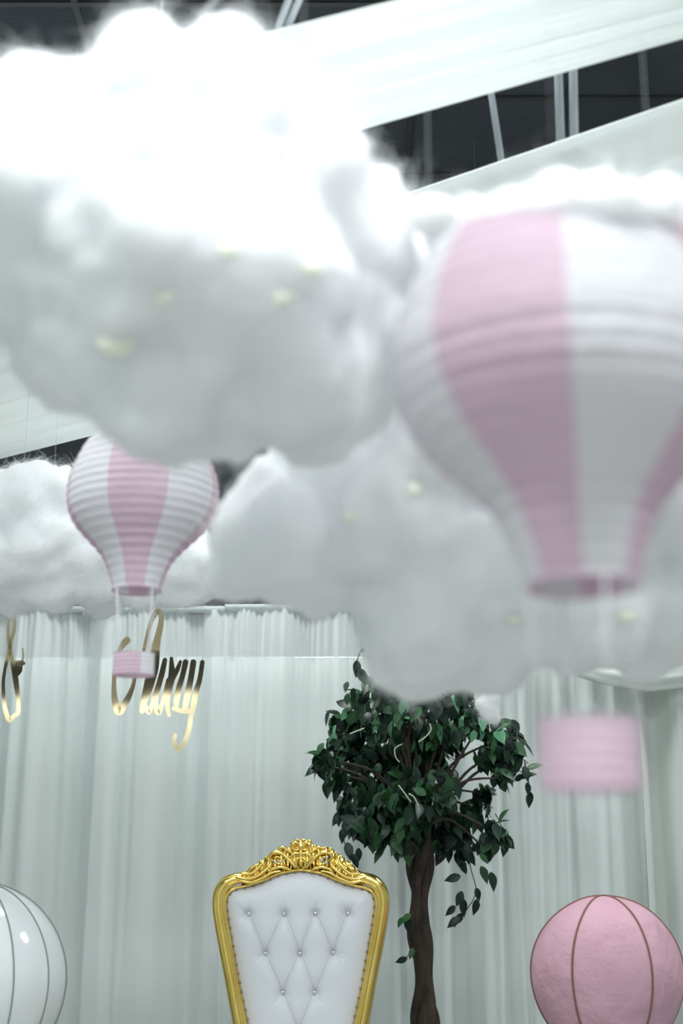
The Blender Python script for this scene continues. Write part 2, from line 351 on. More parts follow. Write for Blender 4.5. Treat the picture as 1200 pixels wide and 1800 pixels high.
# ------------------------------------------------------------------ fluffy clouds
def cloud(name, label, blobs, seed, nf, flen, vox=.014, disp=.05, leds=(), group='hanging cotton clouds', hang=()):
    """blobs: (px, py, depth, radius px) -> overlapping balls fused, puckered and covered in loose fibres"""
    rnd = random.Random(seed); bm = bmesh.new(); cen = Vector((0, 0, 0))
    pts = [(P(a, b_, d), r_*d/F) for a, b_, d, r_ in blobs]
    for p, r_ in pts: cen += p/len(pts)
    for p, r_ in pts:
        bmesh.ops.create_icosphere(bm, subdivisions=3, radius=r_*.90, matrix=Matrix.Translation(p-cen))
        for k in range(7):      # puffs
            q = Vector([rnd.gauss(0, 1) for _ in range(3)]).normalized()
            bmesh.ops.create_icosphere(bm, subdivisions=2, radius=r_*rnd.uniform(.28, .45), matrix=Matrix.Translation(p-cen+q*r_*.66))
    me = bpy.data.meshes.new('batting'); bm.to_mesh(me); bm.free()
    tmp = bpy.data.objects.new('batting', me); C.objects.link(tmp)
    rm = tmp.modifiers.new('r', 'REMESH'); rm.mode = 'VOXEL'; rm.voxel_size = vox
    smm = tmp.modifiers.new('s', 'SMOOTH'); smm.iterations = 4; smm.factor = .8
    dg = bpy.context.evaluated_depsgraph_get(); ev = tmp.evaluated_get(dg)
    m2 = bpy.data.meshes.new_from_object(ev); bpy.data.objects.remove(tmp); m2.name = 'batting'
    nv = len(m2.vertices); co = np.empty(nv*3); m2.vertices.foreach_get('co', co); co = co.reshape(-1, 3)
    no = np.array([v.normal[:] for v in m2.vertices])
    for i in range(nv):
        p = Vector(co[i]); s1 = noise.noise(p*7+Vector((seed, 0, 0))); s2 = noise.noise(p*16+Vector((0, seed, 0))); s3 = noise.noise(p*38)
        co[i] += no[i]*disp*(.55*s1+.35*s2+.16*s3)
    m2.vertices.foreach_set('co', co.ravel()); m2.update()
    m2.materials.clear(); m2.materials.append(M['cloud']); m2.polygons.foreach_set('use_smooth', [True]*len(m2.polygons)); m2.update()
    t = thing(name, label, 'cloud', cen, group)
    bo = bpy.data.objects.new('batting', m2); C.objects.link(bo); bo.parent = t
    # loose fibres
    m2.calc_loop_triangles(); nt_ = len(m2.loop_triangles)
    tri = np.empty(nt_*3, int); m2.loop_triangles.foreach_get('vertices', tri); tri = tri.reshape(-1, 3)
    A, B, D = co[tri[:, 0]], co[tri[:, 1]], co[tri[:, 2]]; cr = np.cross(B-A, D-A); ar = np.linalg.norm(cr, axis=1)
    rg = np.random.RandomState(seed); ids = rg.choice(nt_, nf, p=ar/ar.sum())
    r1 = np.sqrt(rg.rand(nf, 1)); r2 = rg.rand(nf, 1)
    root = A[ids]*(1-r1) + B[ids]*r1*(1-r2) + D[ids]*r1*r2; nn = cr[ids]/np.maximum(ar[ids][:, None], 1e-12)
    rv = rg.randn(nf, 3); rv /= np.linalg.norm(rv, axis=1)[:, None]; tang = np.cross(nn, rv); tang /= np.maximum(np.linalg.norm(tang, axis=1)[:, None], 1e-6)
    ln = flen*(.3+rg.rand(nf, 1)**3*1.3)
    d1 = nn*.55+tang*.85; cv = np.cross(d1, nn)*rg.choice([-1, 1], (nf, 1))
    S = 5; path = []
    for k in range(S):
        u = k/(S-1); path.append(root - nn*.004 + d1*ln*u + (cv*.5 - nn*.35)*ln*u*u)
    wd = .00045*(.6+rg.rand(nf, 1)); side = np.cross(d1, rg.randn(nf, 3)); side /= np.maximum(np.linalg.norm(side, axis=1)[:, None], 1e-6)
    V = np.empty((nf, S, 2, 3))
    for k in range(S):
        ww = wd*(1-.75*k/(S-1)); V[:, k, 0] = path[k]-side*ww; V[:, k, 1] = path[k]+side*ww
    base = (np.arange(nf)*S*2)[:, None, None]; q = np.array([[2*k, 2*k+1, 2*k+3, 2*k+2] for k in range(S-1)])[None]
    Fq = (base+q).reshape(-1, 4)
    fm = bpy.data.meshes.new('loose_fibres'); fm.vertices.add(nf*S*2); fm.vertices.foreach_set('co', V.ravel())
    fm.loops.add(Fq.size); fm.loops.foreach_set('vertex_index', Fq.ravel().astype(np.int32))
    fm.polygons.add(len(Fq)); fm.polygons.foreach_set('loop_start', (np.arange(len(Fq))*4).astype(np.int32))
    fm.polygons.foreach_set('loop_total', np.full(len(Fq), 4, np.int32)) if False else None
    fm.materials.append(M['fibre']); fm.update(calc_edges=True); fm.validate()
    fo = bpy.data.objects.new('loose_fibres', fm); C.objects.link(fo); fo.parent = t; fo['kind'] = 'stuff'
    # little warm lamps tucked just under the batting
    if leds:
        from mathutils.bvhtree import BVHTree
        bv = BVHTree.FromPolygons([tuple(c) for c in co], [tuple(x) for x in tri])
        for (a, b_, r_) in leds:
            o0 = CAM-cen; dr = (P(a, b_, 1)-CAM).normalized(); hit = bv.ray_cast(o0, dr)
            if hit[0] is None: continue
            bb = MB(); rr = r_*2.6/F; bb.sphere((0, 0, 0), rr, 14, 8, sc=(1, .45, .7))
            lo = bb.build('led_bulb', M['led']); lo.parent = t; lo.location = hit[0] + dr*rr*.30
    for (dx, dy) in hang:
        bb = MB(); p0 = cen+Vector((dx, dy, 0)); bb.tube([p0, (p0.x, p0.y, CEIL-.002)], .0005, 5)
        bb.build('hanging_thread', M['thread'], t)
    return t

c1 = cloud('cotton_cloud', 'huge blurred white cotton cloud filling the upper left, nearest and tallest', [
    (50, 235, 2.02, 130), (170, 210, 2.01, 125), (290, 200, 2.01, 135), (410, 230, 2.02, 135), (510, 330, 2.04, 130), (50, 320, 1.97, 140), (170, 310, 1.95, 140), (290, 300, 1.95, 140), (400, 330, 1.97, 130), (60, 260, 2.05, 165), (250, 210, 2.05, 168), (400, 190, 2.08, 158), (520, 300, 2.10, 150), (580, 420, 2.15, 150),
    (60, 450, 2.05, 180), (250, 430, 1.98, 210), (430, 480, 2.0, 200), (150, 600, 2.05, 150), (330, 650, 2.05, 160), (500, 660, 2.08, 160),
    (590, 580, 2.15, 130), (550, 745, 2.18, 88), (425, 785, 2.12, 55), (375, 780, 2.12, 42), (630, 690, 2.2, 95), (-60, 380, 2.1, 190), (90, 540, 2.05, 120), (460, 120, 2.1, 65), (650, 370, 2.2, 75), (440, 62, 2.1, 28),
    (240, 690, 2.05, 95), (420, 740, 2.1, 90), (690, 395, 2.25, 50)], 3, 26000, .055,
    leds=[(205, 602, 26), (495, 520, 20), (545, 470, 18), (480, 265, 22), (400, 440, 16), (280, 520, 18)], hang=[(-.15, .05), (.15, .0)])
c2 = cloud('cotton_cloud', 'wide blurred white cotton cloud at the right, around the nearer pink and white lantern', [
    (470, 850, 2.45, 60), (550, 820, 2.5, 90), (480, 930, 2.45, 115), (440, 970, 2.42, 78), (430, 1008, 2.45, 58), (510, 1010, 2.48, 68), (560, 980, 2.5, 110), (700, 900, 2.5, 170), (760, 1060, 2.5, 165), (900, 1000, 2.5, 200),
    (860, 1120, 2.5, 105), (720, 1130, 2.5, 98), (1050, 1040, 2.55, 165), (1200, 1020, 2.6, 170), (1130, 1100, 2.6, 95), (1000, 800, 2.5, 230), (800, 760, 2.5, 200),
    (700, 640, 2.5, 150), (820, 520, 2.4, 160), (980, 500, 2.4, 170), (1150, 560, 2.4, 200), (1240, 800, 2.5, 220),
    (830, 420, 2.15, 80), (780, 395, 2.1, 58), (940, 385, 2.05, 78), (1040, 380, 2.05, 76), (1140, 395, 2.05, 82), (1230, 420, 2.05, 90), (1330, 460, 2.1, 110),
    (800, 425, 1.66, 46), (860, 400, 1.58, 50), (935, 376, 1.54, 52), (1000, 358, 1.52, 56), (1080, 356, 1.52, 56), (1160, 366, 1.54, 54), (1230, 390, 1.6, 55), (900, 372, 1.85, 50), (985, 350, 1.8, 52), (1080, 352, 1.8, 52), (1170, 368, 1.8, 52), (760, 380, 2.0, 38), (830, 388, 1.9, 44)], 5, 34000, .055,
    leds=[(905, 1085, 16), (1010, 1228, 20), (1100, 1080, 18), (720, 860, 20), (620, 910, 16)], hang=[(-.1, .05), (.25, 0)])
c3 = cloud('cotton_cloud', 'smaller grey-white cotton cloud at the left edge, behind the striped lantern', [
    (50, 880, 4.75, 78), (-40, 900, 4.75, 85), (120, 860, 4.75, 48), (60, 960, 4.75, 95), (150, 960, 4.8, 95), (170, 1030, 4.75, 52), (250, 970, 4.85, 75),
    (-20, 990, 4.75, 85), (310, 980, 4.85, 75), (90, 850, 4.7, 34), (340, 1010, 4.85, 48), (190, 900, 4.8, 80), (20, 1030, 4.75, 40), (280, 890, 4.85, 70), (95, 1020, 4.75, 58), (180, 1050, 4.8, 42), (250, 1035, 4.85, 45), (330, 1038, 4.85, 40), (385, 1020, 4.85, 40), (20, 1040, 4.75, 45), (300, 1000, 4.9, 70), (210, 860, 4.9, 50)], 9, 30000, .06, vox=.02,
    hang=[(-.16, 0)])
c4 = cloud('cotton_tuft', 'small white cotton tuft hanging just over the tree crown', [
    (860, 1252, 5.3, 20), (862, 1232, 5.3, 18), (850, 1240, 5.3, 16), (868, 1264, 5.3, 13)], 13, 3000, .03, vox=.008, disp=.012, group=None, hang=[(0, 0)])

# ------------------------------------------------------------------ paper hot air balloon lanterns
def lantern(label, cxp, cyp, d, s, phase, cen_neck, hung, seed, bask_h, white_basket=False):
    """cxp,cyp: widest ring in the picture; s: px size relative to the near one"""
    top = P(cxp, cyp, d); u = d/F*s            # metres per near-pixel
    prof = [(350, 60), (362, 110), (385, 165), (410, 200), (450, 240), (500, 267), (560, 292), (610, 303), (650, 306), (700, 301), (745, 283), (785, 255),
            (820, 222), (860, 182), (900, 147), (940, 124), (980, 108), (1015, 98), (1028, 97)]
    pr = spline([((650-y)*u*1.03, r_*u) for y, r_ in prof], 10)
    base = Vector((top.x, top.y, top.z))
    zb = (650-1355)*u*1.03
    t = thing('paper_balloon', label, 'paper lantern', base+Vector((0, 0, zb)), 'hot air balloon paper lanterns')
    zt, z0 = pr[0][0], pr[-1][0]; nr = 22
    NA = 96; b = MB(); rnd = random.Random(seed)
    vs = []; S = 7
    zs = np.linspace(zt, z0, nr*S+1); pz = np.array([p[0] for p in pr])[::-1]; prr = np.array([p[1] for p in pr])[::-1]
    jit = [rnd.uniform(.6, 1.5) for _ in range(nr+1)]
    sh = (cen_neck-cxp)*d/F
    for i, z in enumerate(zs):
        R = float(np.interp(z, pz, prr)); k = (i % S)/S; lean = sh*max(0, -z/(-z0))
        dip = math.sin(PI*k)*.006*jit[i//S]
        for a in range(NA):
            th = 2*PI*a/NA
            w_ = 1 + .004*math.sin(th*24+i//S*1.7+seed)*math.sin(PI*k)
            vs.append(base + Vector(((R*w_-dip*min(1, R/.1)*s**.0*u*2500/1.64*.42)*math.cos(th)+lean, (R*w_-dip*.42)*math.sin(th), z)))
    b.v = [tuple(v) for v in vs]
    for i in range(nr*S):
        for a in range(NA):
            th = 360*(a+.5)/NA
            az = (th+90-phase) % 360       # measured from the side facing the viewer
            gi = int(az//45) % 2
            b.f.append((i*NA+a, (i+1)*NA+a, (i+1)*NA+(a+1) % NA, i*NA+(a+1) % NA)); b.m.append(1-gi)
    b.build('paper_envelope', [M['pink_paper'], M['white_paper']], t)
    # wire rings at the neck and the crown
    nb = base+Vector((sh, 0, z0)); rn = prr[0]
    b = MB(); b.tube([nb+Vector((rn*math.cos(x), rn*math.sin(x), 0)) for x in np.linspace(0, 2*PI, 41)], .0016, 6); b.build('neck_ring', M['pink_paper'], t)
    # basket: accordion paper
    bz0 = zb; bz1 = zb+bask_h*u; br = 83*u; b = MB(); rings = []
    nb_ = 5; q = 6
    for i in range(nb_*q+1):
        k = (i % q)/q; rings.append((br*(1-.05*math.sin(PI*k)), bz0+(bz1-bz0)*i/(nb_*q)))
    NB = 64; bv = [base+Vector((sh+R*math.cos(2*PI*a/NB), R*math.sin(2*PI*a/NB), z)) for R, z in rings for a in range(NB)]
    b.v = [tuple(v) for v in bv]
    for i in range(len(rings)-1):
        for a in range(NB):
            az = (360*(a+.5)/NB+90-phase) % 360
            b.f.append((i*NB+a, i*NB+(a+1) % NB, (i+1)*NB+(a+1) % NB, (i+1)*NB+a)); b.m.append(1 if white_basket and int(az//90) % 2 == 0 else 0)
    b.f.append(tuple(range(NB))[::-1]); b.m.append(0)
    b.build('paper_basket', [M['pink_paper'], M['white_paper']], t)
    for k in range(4):
        a = math.radians(phase-90+20+k*90)
        p0 = nb+Vector((rn*math.cos(a), rn*math.sin(a), 0)); p1 = base+Vector((sh+br*math.cos(a), br*math.sin(a), bz1))
        b = MB(); b.tube([p0, p1], .0016, 6); b.build('basket_cord', M['cord'], t)
    b = MB(); b.tube([base+Vector((0, 0, zt-.01)), (base.x, base.y, hung)], .0004, 5)
    b.tube([base+Vector((-60*u, 0, zt)), base+Vector((60*u, 0, zt))], .0012, 5)
    b.build('hanging_thread', M['thread'], t)
    return t
lantern('large blurred pink and white paper hot air balloon at the right', 990, 650, 1.64, 1.0, -7.5, 1006, CEIL-.002, 1, 112)
lantern('small pink and white paper hot air balloon before the gold word at left', 252, 872, 3.72, .436, -17+45, 246, CEIL-.002, 2, 84, True)

# ------------------------------------------------------------------ gold mirror script words
def strokes(name, label, data, ox, oy, sc_, anchor_px, ang, Y, fills=(), threads=()):
    a0 = W(*anchor_px, Y); n = Vector((math.sin(ang), -math.cos(ang), 0))       # sign face normal, towards the viewer
    def onp(px, py):
        r_ = (P(px, py, 1)-CAM); return CAM + r_*((a0-CAM).dot(n)/r_.dot(n))
    ex = Vector((math.cos(ang), math.sin(ang), 0)); th = .004
    b = MB(); ki = 0
    for st in data:
        sp = spline([(x/sc_+ox, y/sc_+oy, w_/sc_) for x, y, w_ in st], 7)
        pts = [(onp(q[0], q[1]), q[2]) for q in sp]
        Lf = []; Rt = []
        for i, q in enumerate(sp):
            q0 = sp[max(i-1, 0)]; q1 = sp[min(i+1, len(sp)-1)]; dx, dy = q1[0]-q0[0], q1[1]-q0[1]; l = math.hypot(dx, dy) or 1
            nx, ny = -dy/l, dx/l; h = q[2]/2
            Lf.append((q[0]+nx*h, q[1]+ny*h)); Rt.append((q[0]-nx*h, q[1]-ny*h))
        def cap(c, fr, h):
            a = math.atan2(fr[1]-c[1], fr[0]-c[0]); return [(c[0]+math.cos(a+PI*k/6)*h, c[1]+math.sin(a+PI*k/6)*h) for k in range(1, 6)]
        c0 = cap(sp[0], Lf[0], sp[0][2]/2); c1 = cap(sp[-1], Rt[-1], sp[-1][2]/2); ki += 1; e_ = n*ki*.00015
        m_ = len(sp)
        front = [onp(*p)+n*th/2+e_ for p in Lf+Rt]; back = [p-n*th for p in front]
        b.add(front+back, [(i, i+1, m_+i+1, m_+i) for i in range(m_-1)] + [(2*m_+i, 3*m_+i, 3*m_+i+1, 2*m_+i+1) for i in range(m_-1)]
              + [(i, 2*m_+i, 2*m_+i+1, i+1) for i in range(m_-1)] + [(m_+i, m_+i+1, 3*m_+i+1, 3*m_+i) for i in range(m_-1)])
        for cp, e0, e1 in ((c0, Lf[0], Rt[0]), (c1, Rt[-1], Lf[-1])):
            poly = [e0]+cp+[e1]; fr = [onp(*p)+n*th/2+e_ for p in poly]; bk = [p-n*th for p in fr]; k = len(poly)
            b.add(fr+bk, [tuple(range(k)), tuple(range(k, 2*k))[::-1]]+[(i, i+1, k+i+1, k+i) for i in range(k-1)])
    for poly in fills:
        pl = [onp(x/sc_+ox, y/sc_+oy) for x, y in poly]; fr = [p+n*th/2 for p in pl]; bk = [p-n*th/2 for p in pl]; k = len(pl)
        b.add(fr+bk, [tuple(range(k)), tuple(range(k, 2*k))[::-1]]+[(i, (i+1) % k, k+(i+1) % k, k+i) for i in range(k)])
    t = thing(name, label, 'sign', a0, 'gold script words')
    o = b.build('lettering', M['mirror_gold'], t, smooth=False)
    bm = bmesh.new(); bm.from_mesh(o.data); bmesh.ops.recalc_face_normals(bm, faces=bm.faces); bm.to_mesh(o.data); bm.free()
    for (x, y) in threads:
        p = onp(x/sc_+ox, y/sc_+oy); bb = MB(); bb.tube([p, (p.x, p.y, CEIL-.002)], .0005, 4); bb.build('hanging_thread', M['thread'], t)
    return t
strokes('script_word', 'gold mirror script word ending in a long y tail, behind the small pink basket', [
    [(318, 515, 78), (270, 570, 60), (228, 660, 42), (195, 800, 52), (182, 950, 46), (185, 1100, 62), (212, 1225, 84), (240, 1262, 88), (288, 1190, 74), (335, 1110, 62), (378, 1000, 46), (398, 910, 44), (405, 875, 48)],
    [(362, 775, 62), (355, 830, 40), (342, 880, 24)],
    [(470, 780, 40), (500, 600, 36), (530, 470, 40), (562, 350, 46), (605, 250, 56), (650, 205, 58), (680, 255, 50), (672, 360, 62), (638, 500, 74), (615, 640, 100), (592, 800, 120), (560, 940, 110), (530, 1050, 96), (502, 1140, 76), (478, 1260, 58)],
    [(600, 785, 50), (500, 780, 46), (425, 790, 46), (400, 890, 40)],
    [(500, 1170, 40), (548, 1275, 52), (585, 1180, 40), (605, 1090, 44)],
    [(718, 722, 50), (690, 850, 60), (660, 960, 60), (625, 1090, 62), (625, 1200, 50), (650, 1280, 58), (690, 1180, 46), (725, 1050, 44), (752, 930, 40)],
    [(786, 705, 36), (790, 880, 74), (772, 1000, 62), (745, 1140, 52), (748, 1240, 46), (762, 1305, 40)],
    [(880, 740, 34), (850, 820, 50), (805, 915, 46)],
    [(935, 745, 62), (905, 880, 56), (868, 1010, 62), (842, 1140, 62), (835, 1225, 50)],
    [(1018, 745, 62), (990, 920, 62), (958, 1080, 68), (928, 1230, 60)],
    [(1112, 745, 48), (1085, 920, 52), (1048, 1050, 60), (1018, 1200, 62), (990, 1320, 50), (978, 1420, 50), (945, 1540, 52), (895, 1630, 52), (845, 1650, 62), (815, 1585, 46), (824, 1515, 40)],
    [(810, 1235, 44), (900, 1260, 50), (1000, 1262, 50)],
    ], 170, 1040, 6.0, (270, 1180), math.radians(12), 5.15, threads=[(650, 190), (320, 490), (1112, 740)])
strokes('script_word', 'gold mirror script lettering cut by the left edge of the picture', [
    [(200, 160, 34), (190, 340, 46), (152, 480, 46), (125, 620, 60), (92, 760, 50), (62, 900, 44), (44, 1050, 46), (52, 1300, 56), (88, 1470, 62), (128, 1545, 66), (185, 1490, 58), (238, 1440, 60), (240, 1300, 56), (218, 1100, 70), (190, 900, 76), (152, 720, 56), (118, 520, 46), (110, 340, 40), (122, 215, 22)],
    [(190, 795, 56), (250, 795, 54), (310, 795, 50)],
    [(298, 600, 18), (304, 680, 26), (300, 760, 30)], [(170, 770, 20), (300, 770, 26)]],
    0, 1060, 7.5, (20, 1180), math.radians(12), 5.15, fills=[[(150, 800), (305, 800), (290, 905), (250, 960), (190, 960)]], threads=[(200, 145)])

# ------------------------------------------------------------------ throne chair
YT = 5.8
SX = 530
def T(px, py, y=YT): return W(px, py, y)
throne = thing('throne_chair', 'tall white button-tufted throne chair with carved gold frame', 'chair', (T(SX, 1600).x, YT+.05, 0))
outerL = [(413, 1800), (396, 1717), (384, 1662), (375, 1605), (374, 1580), (377, 1562), (385, 1549), (398, 1540), (414, 1534)]
innerL = [(433, 1800), (419, 1733), (407, 1665), (398, 1612), (396, 1588), (400, 1572), (412, 1562), (436, 1556), (464, 1547), (489, 1536), (512, 1531), (530, 1530)]
def mir(l): return [(2*528.5-x, y) for x, y in reversed(l)]
inner = innerL[:-1] + [(528.5, 1529)] + mir(innerL[:-1])
# extend down to the seat
def low(px, py, z): p = T(px, py); return Vector((p.x, p.y, z))
cxw = T(528.5, 1600).x
inn = [T(*p) for p in inner]
halfb = .17
lo0 = inn[0]; ext = [Vector((lo0.x*(1-k)+(cxw-.14)*k + .02*math.sin(PI*k), YT, lo0.z*(1-k)+.50*k)) for k in (1., .8, .6, .4, .2, .1)]
inn = ext + inn + [Vector((2*cxw-p.x, YT, p.z)) for p in reversed(ext)]
isp = [Vector(p) for p in spline([tuple(p) for p in inn], 8)]
# rail (side + shoulder) sweeps, rounded section
midL = [((431+411)/2, 1800), (407, 1724), (395.5, 1664), (386, 1608), (384.5, 1583), (388, 1566), (398, 1552), (413, 1545), (430, 1542), (447, 1538)]
for sgn in (-1, 1):
    b = MB()
    ptsr = [tuple(T(*(p if sgn < 0 else (1057-p[0], p[1])), YT-.012)) for p in midL]
    q0 = ptsr[0]; ptsr = [(q0[0]*(1-k)+(cxw+sgn*.165)*k-sgn*.02*math.sin(PI*k), YT-.012, q0[2]*(1-k)+.46*k) for k in (1., .8, .6, .4, .2, .1)] + ptsr
    sp = spline(ptsr, 8); n_ = len(sp)
    rr = [.0265]*(n_-24)+[.0265-.010*k/23 for k in range(24)]
    b.tube(sp, rr, 12, flat=1.25, axis=(0, 1, 0)); b.build('side_rail', M['gold'], throne)
    b = MB(); off = []
    for i, p in enumerate(sp[:-6]):
        t_ = Vector(sp[min(i+1, n_-1)])-Vector(sp[max(i-1, 0)]); t_.normalize(); nr_ = Vector((-t_.z, 0, t_.x))*(-1 if sgn < 0 else 1)
        off.append(Vector(p)-nr_*.012*(-1)+Vector((0, -.028, 0)))
    b.tube(off, .0055, 8); b.build('rail_bead', M['gold'], throne)
# crest: carved panel
crest = [(424, 1534), (440, 1527), (452, 1518), (462, 1510), (474, 1501), (486, 1494), (497, 1488), (506, 1490), (514, 1481), (524, 1477), (535, 1476), (545, 1478), (553, 1486), (562, 1492), (572, 1489), (583, 1492), (592, 1500), (604, 1508), (616, 1517), (628, 1528), (638, 1534)]
low_edge = [(x, y) for x, y in inner if 1563 > y and 412 <= x <= 645]
b = MB()
top_s = spline(crest, 4); NC = len(top_s); vs = []; lx = [p[0] for p in low_edge]; ly = [p[1] for p in low_edge]
for k, y_ in ((0, YT-.008), (1, YT-.030), (2, YT+.03)):
    for (x, y) in top_s:
        x2 = 528.5+(x-528.5)*.99; lo_ = float(np.interp(x2, lx, ly))-1
        ins = 2.2 if k == 1 else 0
        for q in (0, .5, 1):
            yy = (y+ins)*(1-q)+(lo_-ins)*q; bump_ = .012*math.sin(x*.55)*math.sin(q*PI) if k == 1 else 0
            vs.append(T(x, yy, y_-bump_-(.008 if (k == 1 and q == .5) else 0)))
fs = []
def ix(k, i, q): return k*NC*3+i*3+q
for i in range(NC-1):
    for q in (0, 1):
        fs.append((ix(1, i, q), ix(1, i+1, q), ix(1, i+1, q+1), ix(1, i, q+1))); fs.append((ix(2, i, q), ix(2, i, q+1), ix(2, i+1, q+1), ix(2, i+1, q)))
    for q in (0, 2):
        fs.append((ix(0, i, q), ix(0, i+1, q), ix(1, i+1, q), ix(1, i, q))); fs.append((ix(0, i, q), ix(2, i, q), ix(2, i+1, q), ix(0, i+1, q)))
b.add(vs, fs); crest_o = b.build('carved_crest', M['gold'], throne)
# scrollwork: leaf scrolls, C-scrolls, beads, central shell, as relief on the crest
b = MB(); yy = YT-.040
def scr(pts, r0, r1=None, dy=0):
    for flip in (0, 1):
        pp = [(1057-x, y) if flip else (x, y) for x, y in pts]
        sp = spline([tuple(T(x, y, yy+dy)) for x, y in pp], 6); m_ = len(sp); r1_ = r1 if r1 is not None else r0
        b.tube(sp, [(r0+(r1_-r0)*i/(m_-1))*(.55+.45*math.sin(PI*(i+.6)/(m_+.2))) for i in range(m_)], 8)
def spiral(cx_, cy_, r_, a0, turns, n=16):
    return [(cx_+r_*(1-k/n*.85)*math.cos(a0+turns*2*PI*k/n), cy_+r_*(1-k/n*.85)*math.sin(a0+turns*2*PI*k/n)) for k in range(n+1)]
scr([(520, 1525), (508, 1512), (494, 1500), (480, 1499), (474, 1508), (481, 1514)], .011, .006)
scr([(514, 1500), (505, 1494), (496, 1489), (489, 1493), (493, 1498)], .007, .004)
scr([(470, 1538), (478, 1528), (492, 1524), (505, 1527), (512, 1532)], .008, .005)
scr([(414, 1541), (432, 1545), (450, 1541), (464, 1532), (476, 1519), (471, 1511)], .010, .006)
scr([(420, 1548), (440, 1551), (460, 1544), (478, 1534), (494, 1531)], .009, .005)
scr([(424, 1536), (440, 1536), (452, 1528), (462, 1516)], .009, .006)
scr([(436, 1533), (444, 1524), (455, 1519)], .008, .004)
scr(spiral(489, 1511, 9, 0, 1.3), .0055, .003)
scr(spiral(461, 1523, 6, 2, 1.2), .0045, .003)
scr(spiral(420, 1542, 5, 1, 1.2), .005, .003)
scr([(528, 1484), (519, 1481), (513, 1487), (519, 1494), (528, 1492)], .008, .006)
scr([(528, 1500), (517, 1500), (511, 1508), (517, 1518), (523, 1526)], .008, .005)
scr([(528, 1508), (522, 1510), (521, 1520), (526, 1527)], .006, .005)
scr([(528, 1478), (522, 1476), (516, 1480)], .006, .004)
for k in range(11):
    for s_ in (-1, 1):
        x = 528.5+s_*(6+k*9.2); y = float(np.interp(x, [p[0] for p in top_s], [p[1] for p in top_s]))
        b.sphere(T(x, y+1.5, YT-.025), .0065+.002*(k % 2), 10, 6)
b.sphere(T(528.5, 1488, yy-.004), .014, 14, 8, sc=(1.1, .6, 1)); b.sphere(T(528.5, 1516, yy), .011, 12, 8, sc=(.8, .6, 1.5))
b.build('carved_scrollwork', M['gold'], throne)
# small openings show pink and white stones between the scrolls
for (x, y) in ((484, 1516), (493, 1514), (573, 1516), (565, 1512), (574, 1507)):
    b = MB(); b.sphere(T(x, y, YT-.046), .007, 10, 6, sc=(1, .5, 1)); b.build('crystal_stone', M['crystal'], throne)
# inner bead of the crest
b = MB(); bead = [p+Vector((0, -.018, 0)) for p in isp[5:-5]]
b.tube(bead, .006, 8); b.build('inner_bead', M['gold'], throne)
# tufted leather back
btn = [(437, 1607), (500, 1607), (554, 1606), (611, 1606), (466, 1676), (527, 1677), (585, 1675), (497, 1745), (553, 1745), (525, 1812)]
seg = [((437, 1607), (466, 1676)), ((500, 1607), (466, 1676)), ((500, 1607), (527, 1677)), ((554, 1606), (527, 1677)), ((554, 1606), (585, 1675)), ((611, 1606), (585, 1675)),
       ((466, 1676), (497, 1745)), ((527, 1677), (497, 1745)), ((527, 1677), (553, 1745)), ((585, 1675), (553, 1745)), ((497, 1745), (525, 1812)), ((553, 1745), (525, 1812))]
def xz(p): q = T(*p); return (q.x, q.z)
B2 = [xz(p) for p in btn]; S2 = [(xz(a), xz(c)) for a, c in seg]
rays = [(0, (-.9, -.5)), (3, (0.2, 1)), (3, (.75, .8)), (3, (-.6, .9)), (0, (.1, 1)), (1, (-.1, 1)), (2, (.1, 1)), (4, (-1, -.35)), (4, (-.9, -.7)), (6, (1, -.1)), (6, (.95, -.45)), (6, (.7, -.9)), (6, (.3, -1)), (0, (-.6, .4)), (7, (-.6, -.8)), (8, (.6, -.8))]
for bi, (dx, dz) in rays:
    l = math.hypot(dx, dz); S2.append((B2[bi], (B2[bi][0]+dx/l*.055, B2[bi][1]+dz/l*.055)))
nmain = len(seg)
zz = np.linspace(.50, T(528, 1531).z, 330); oz = np.array([p.z for p in isp]); ox_ = np.array([p.x for p in isp])
half = len(isp)//2
lz, lxx = oz[:half+1], ox_[:half+1]; rz, rx = oz[half:], ox_[half:]
poly = [(p.x, p.z) for p in isp]
b = MB(); NXg = 220; Z, U = np.meshgrid(zz, np.linspace(0, 1, NXg), indexing='ij')
def cross(z):
    hits = []
    for (x1, z1), (x2, z2) in zip(poly[:-1], poly[1:]):
        if (z1-z)*(z2-z) <= 0 and abs(z1-z2) > 1e-9: hits.append(x1+(x2-x1)*(z-z1)/(z2-z1))
    return (min(hits), max(hits)) if len(hits) > 1 else (cxw-.003, cxw+.003)
Xl = np.zeros_like(Z)
for i, z in enumerate(zz):
    a, c = cross(z)
    Xl[i] = a+(c-a)*U[i]
PA = np.array(poly)
D = np.full(Z.shape, 9.)
for (x1, z1), (x2, z2) in zip(poly[:-1], poly[1:]):
    vx, vz = x2-x1, z2-z1; l2 = vx*vx+vz*vz+1e-12; t_ = np.clip(((Xl-x1)*vx+(Z-z1)*vz)/l2, 0, 1)
    D = np.minimum(D, np.hypot(Xl-x1-t_*vx, Z-z1-t_*vz))
H = .045*(1-np.exp(-D/.030))
for i, (x, z) in enumerate(B2):
    dd = np.hypot(Xl-x, Z-z); H -= .019*np.exp(-(dd/.015)**2) + .012*np.exp(-(dd/.038)**2)
CR = np.zeros_like(H)
for i, ((x1, z1), (x2, z2)) in enumerate(S2):
    vx, vz = x2-x1, z2-z1; l2 = vx*vx+vz*vz; t_ = np.clip(((Xl-x1)*vx+(Z-z1)*vz)/l2, 0, 1); dd = np.hypot(Xl-x1-t_*vx, Z-z1-t_*vz)
    if i < nmain: CR = np.maximum(CR, .0075*np.exp(-(dd/.0045)**2) + .006*np.exp(-(dd/.018)**2))
    else: CR = np.maximum(CR, .006*np.exp(-(dd/.005)**2)*(1-t_))
H -= CR
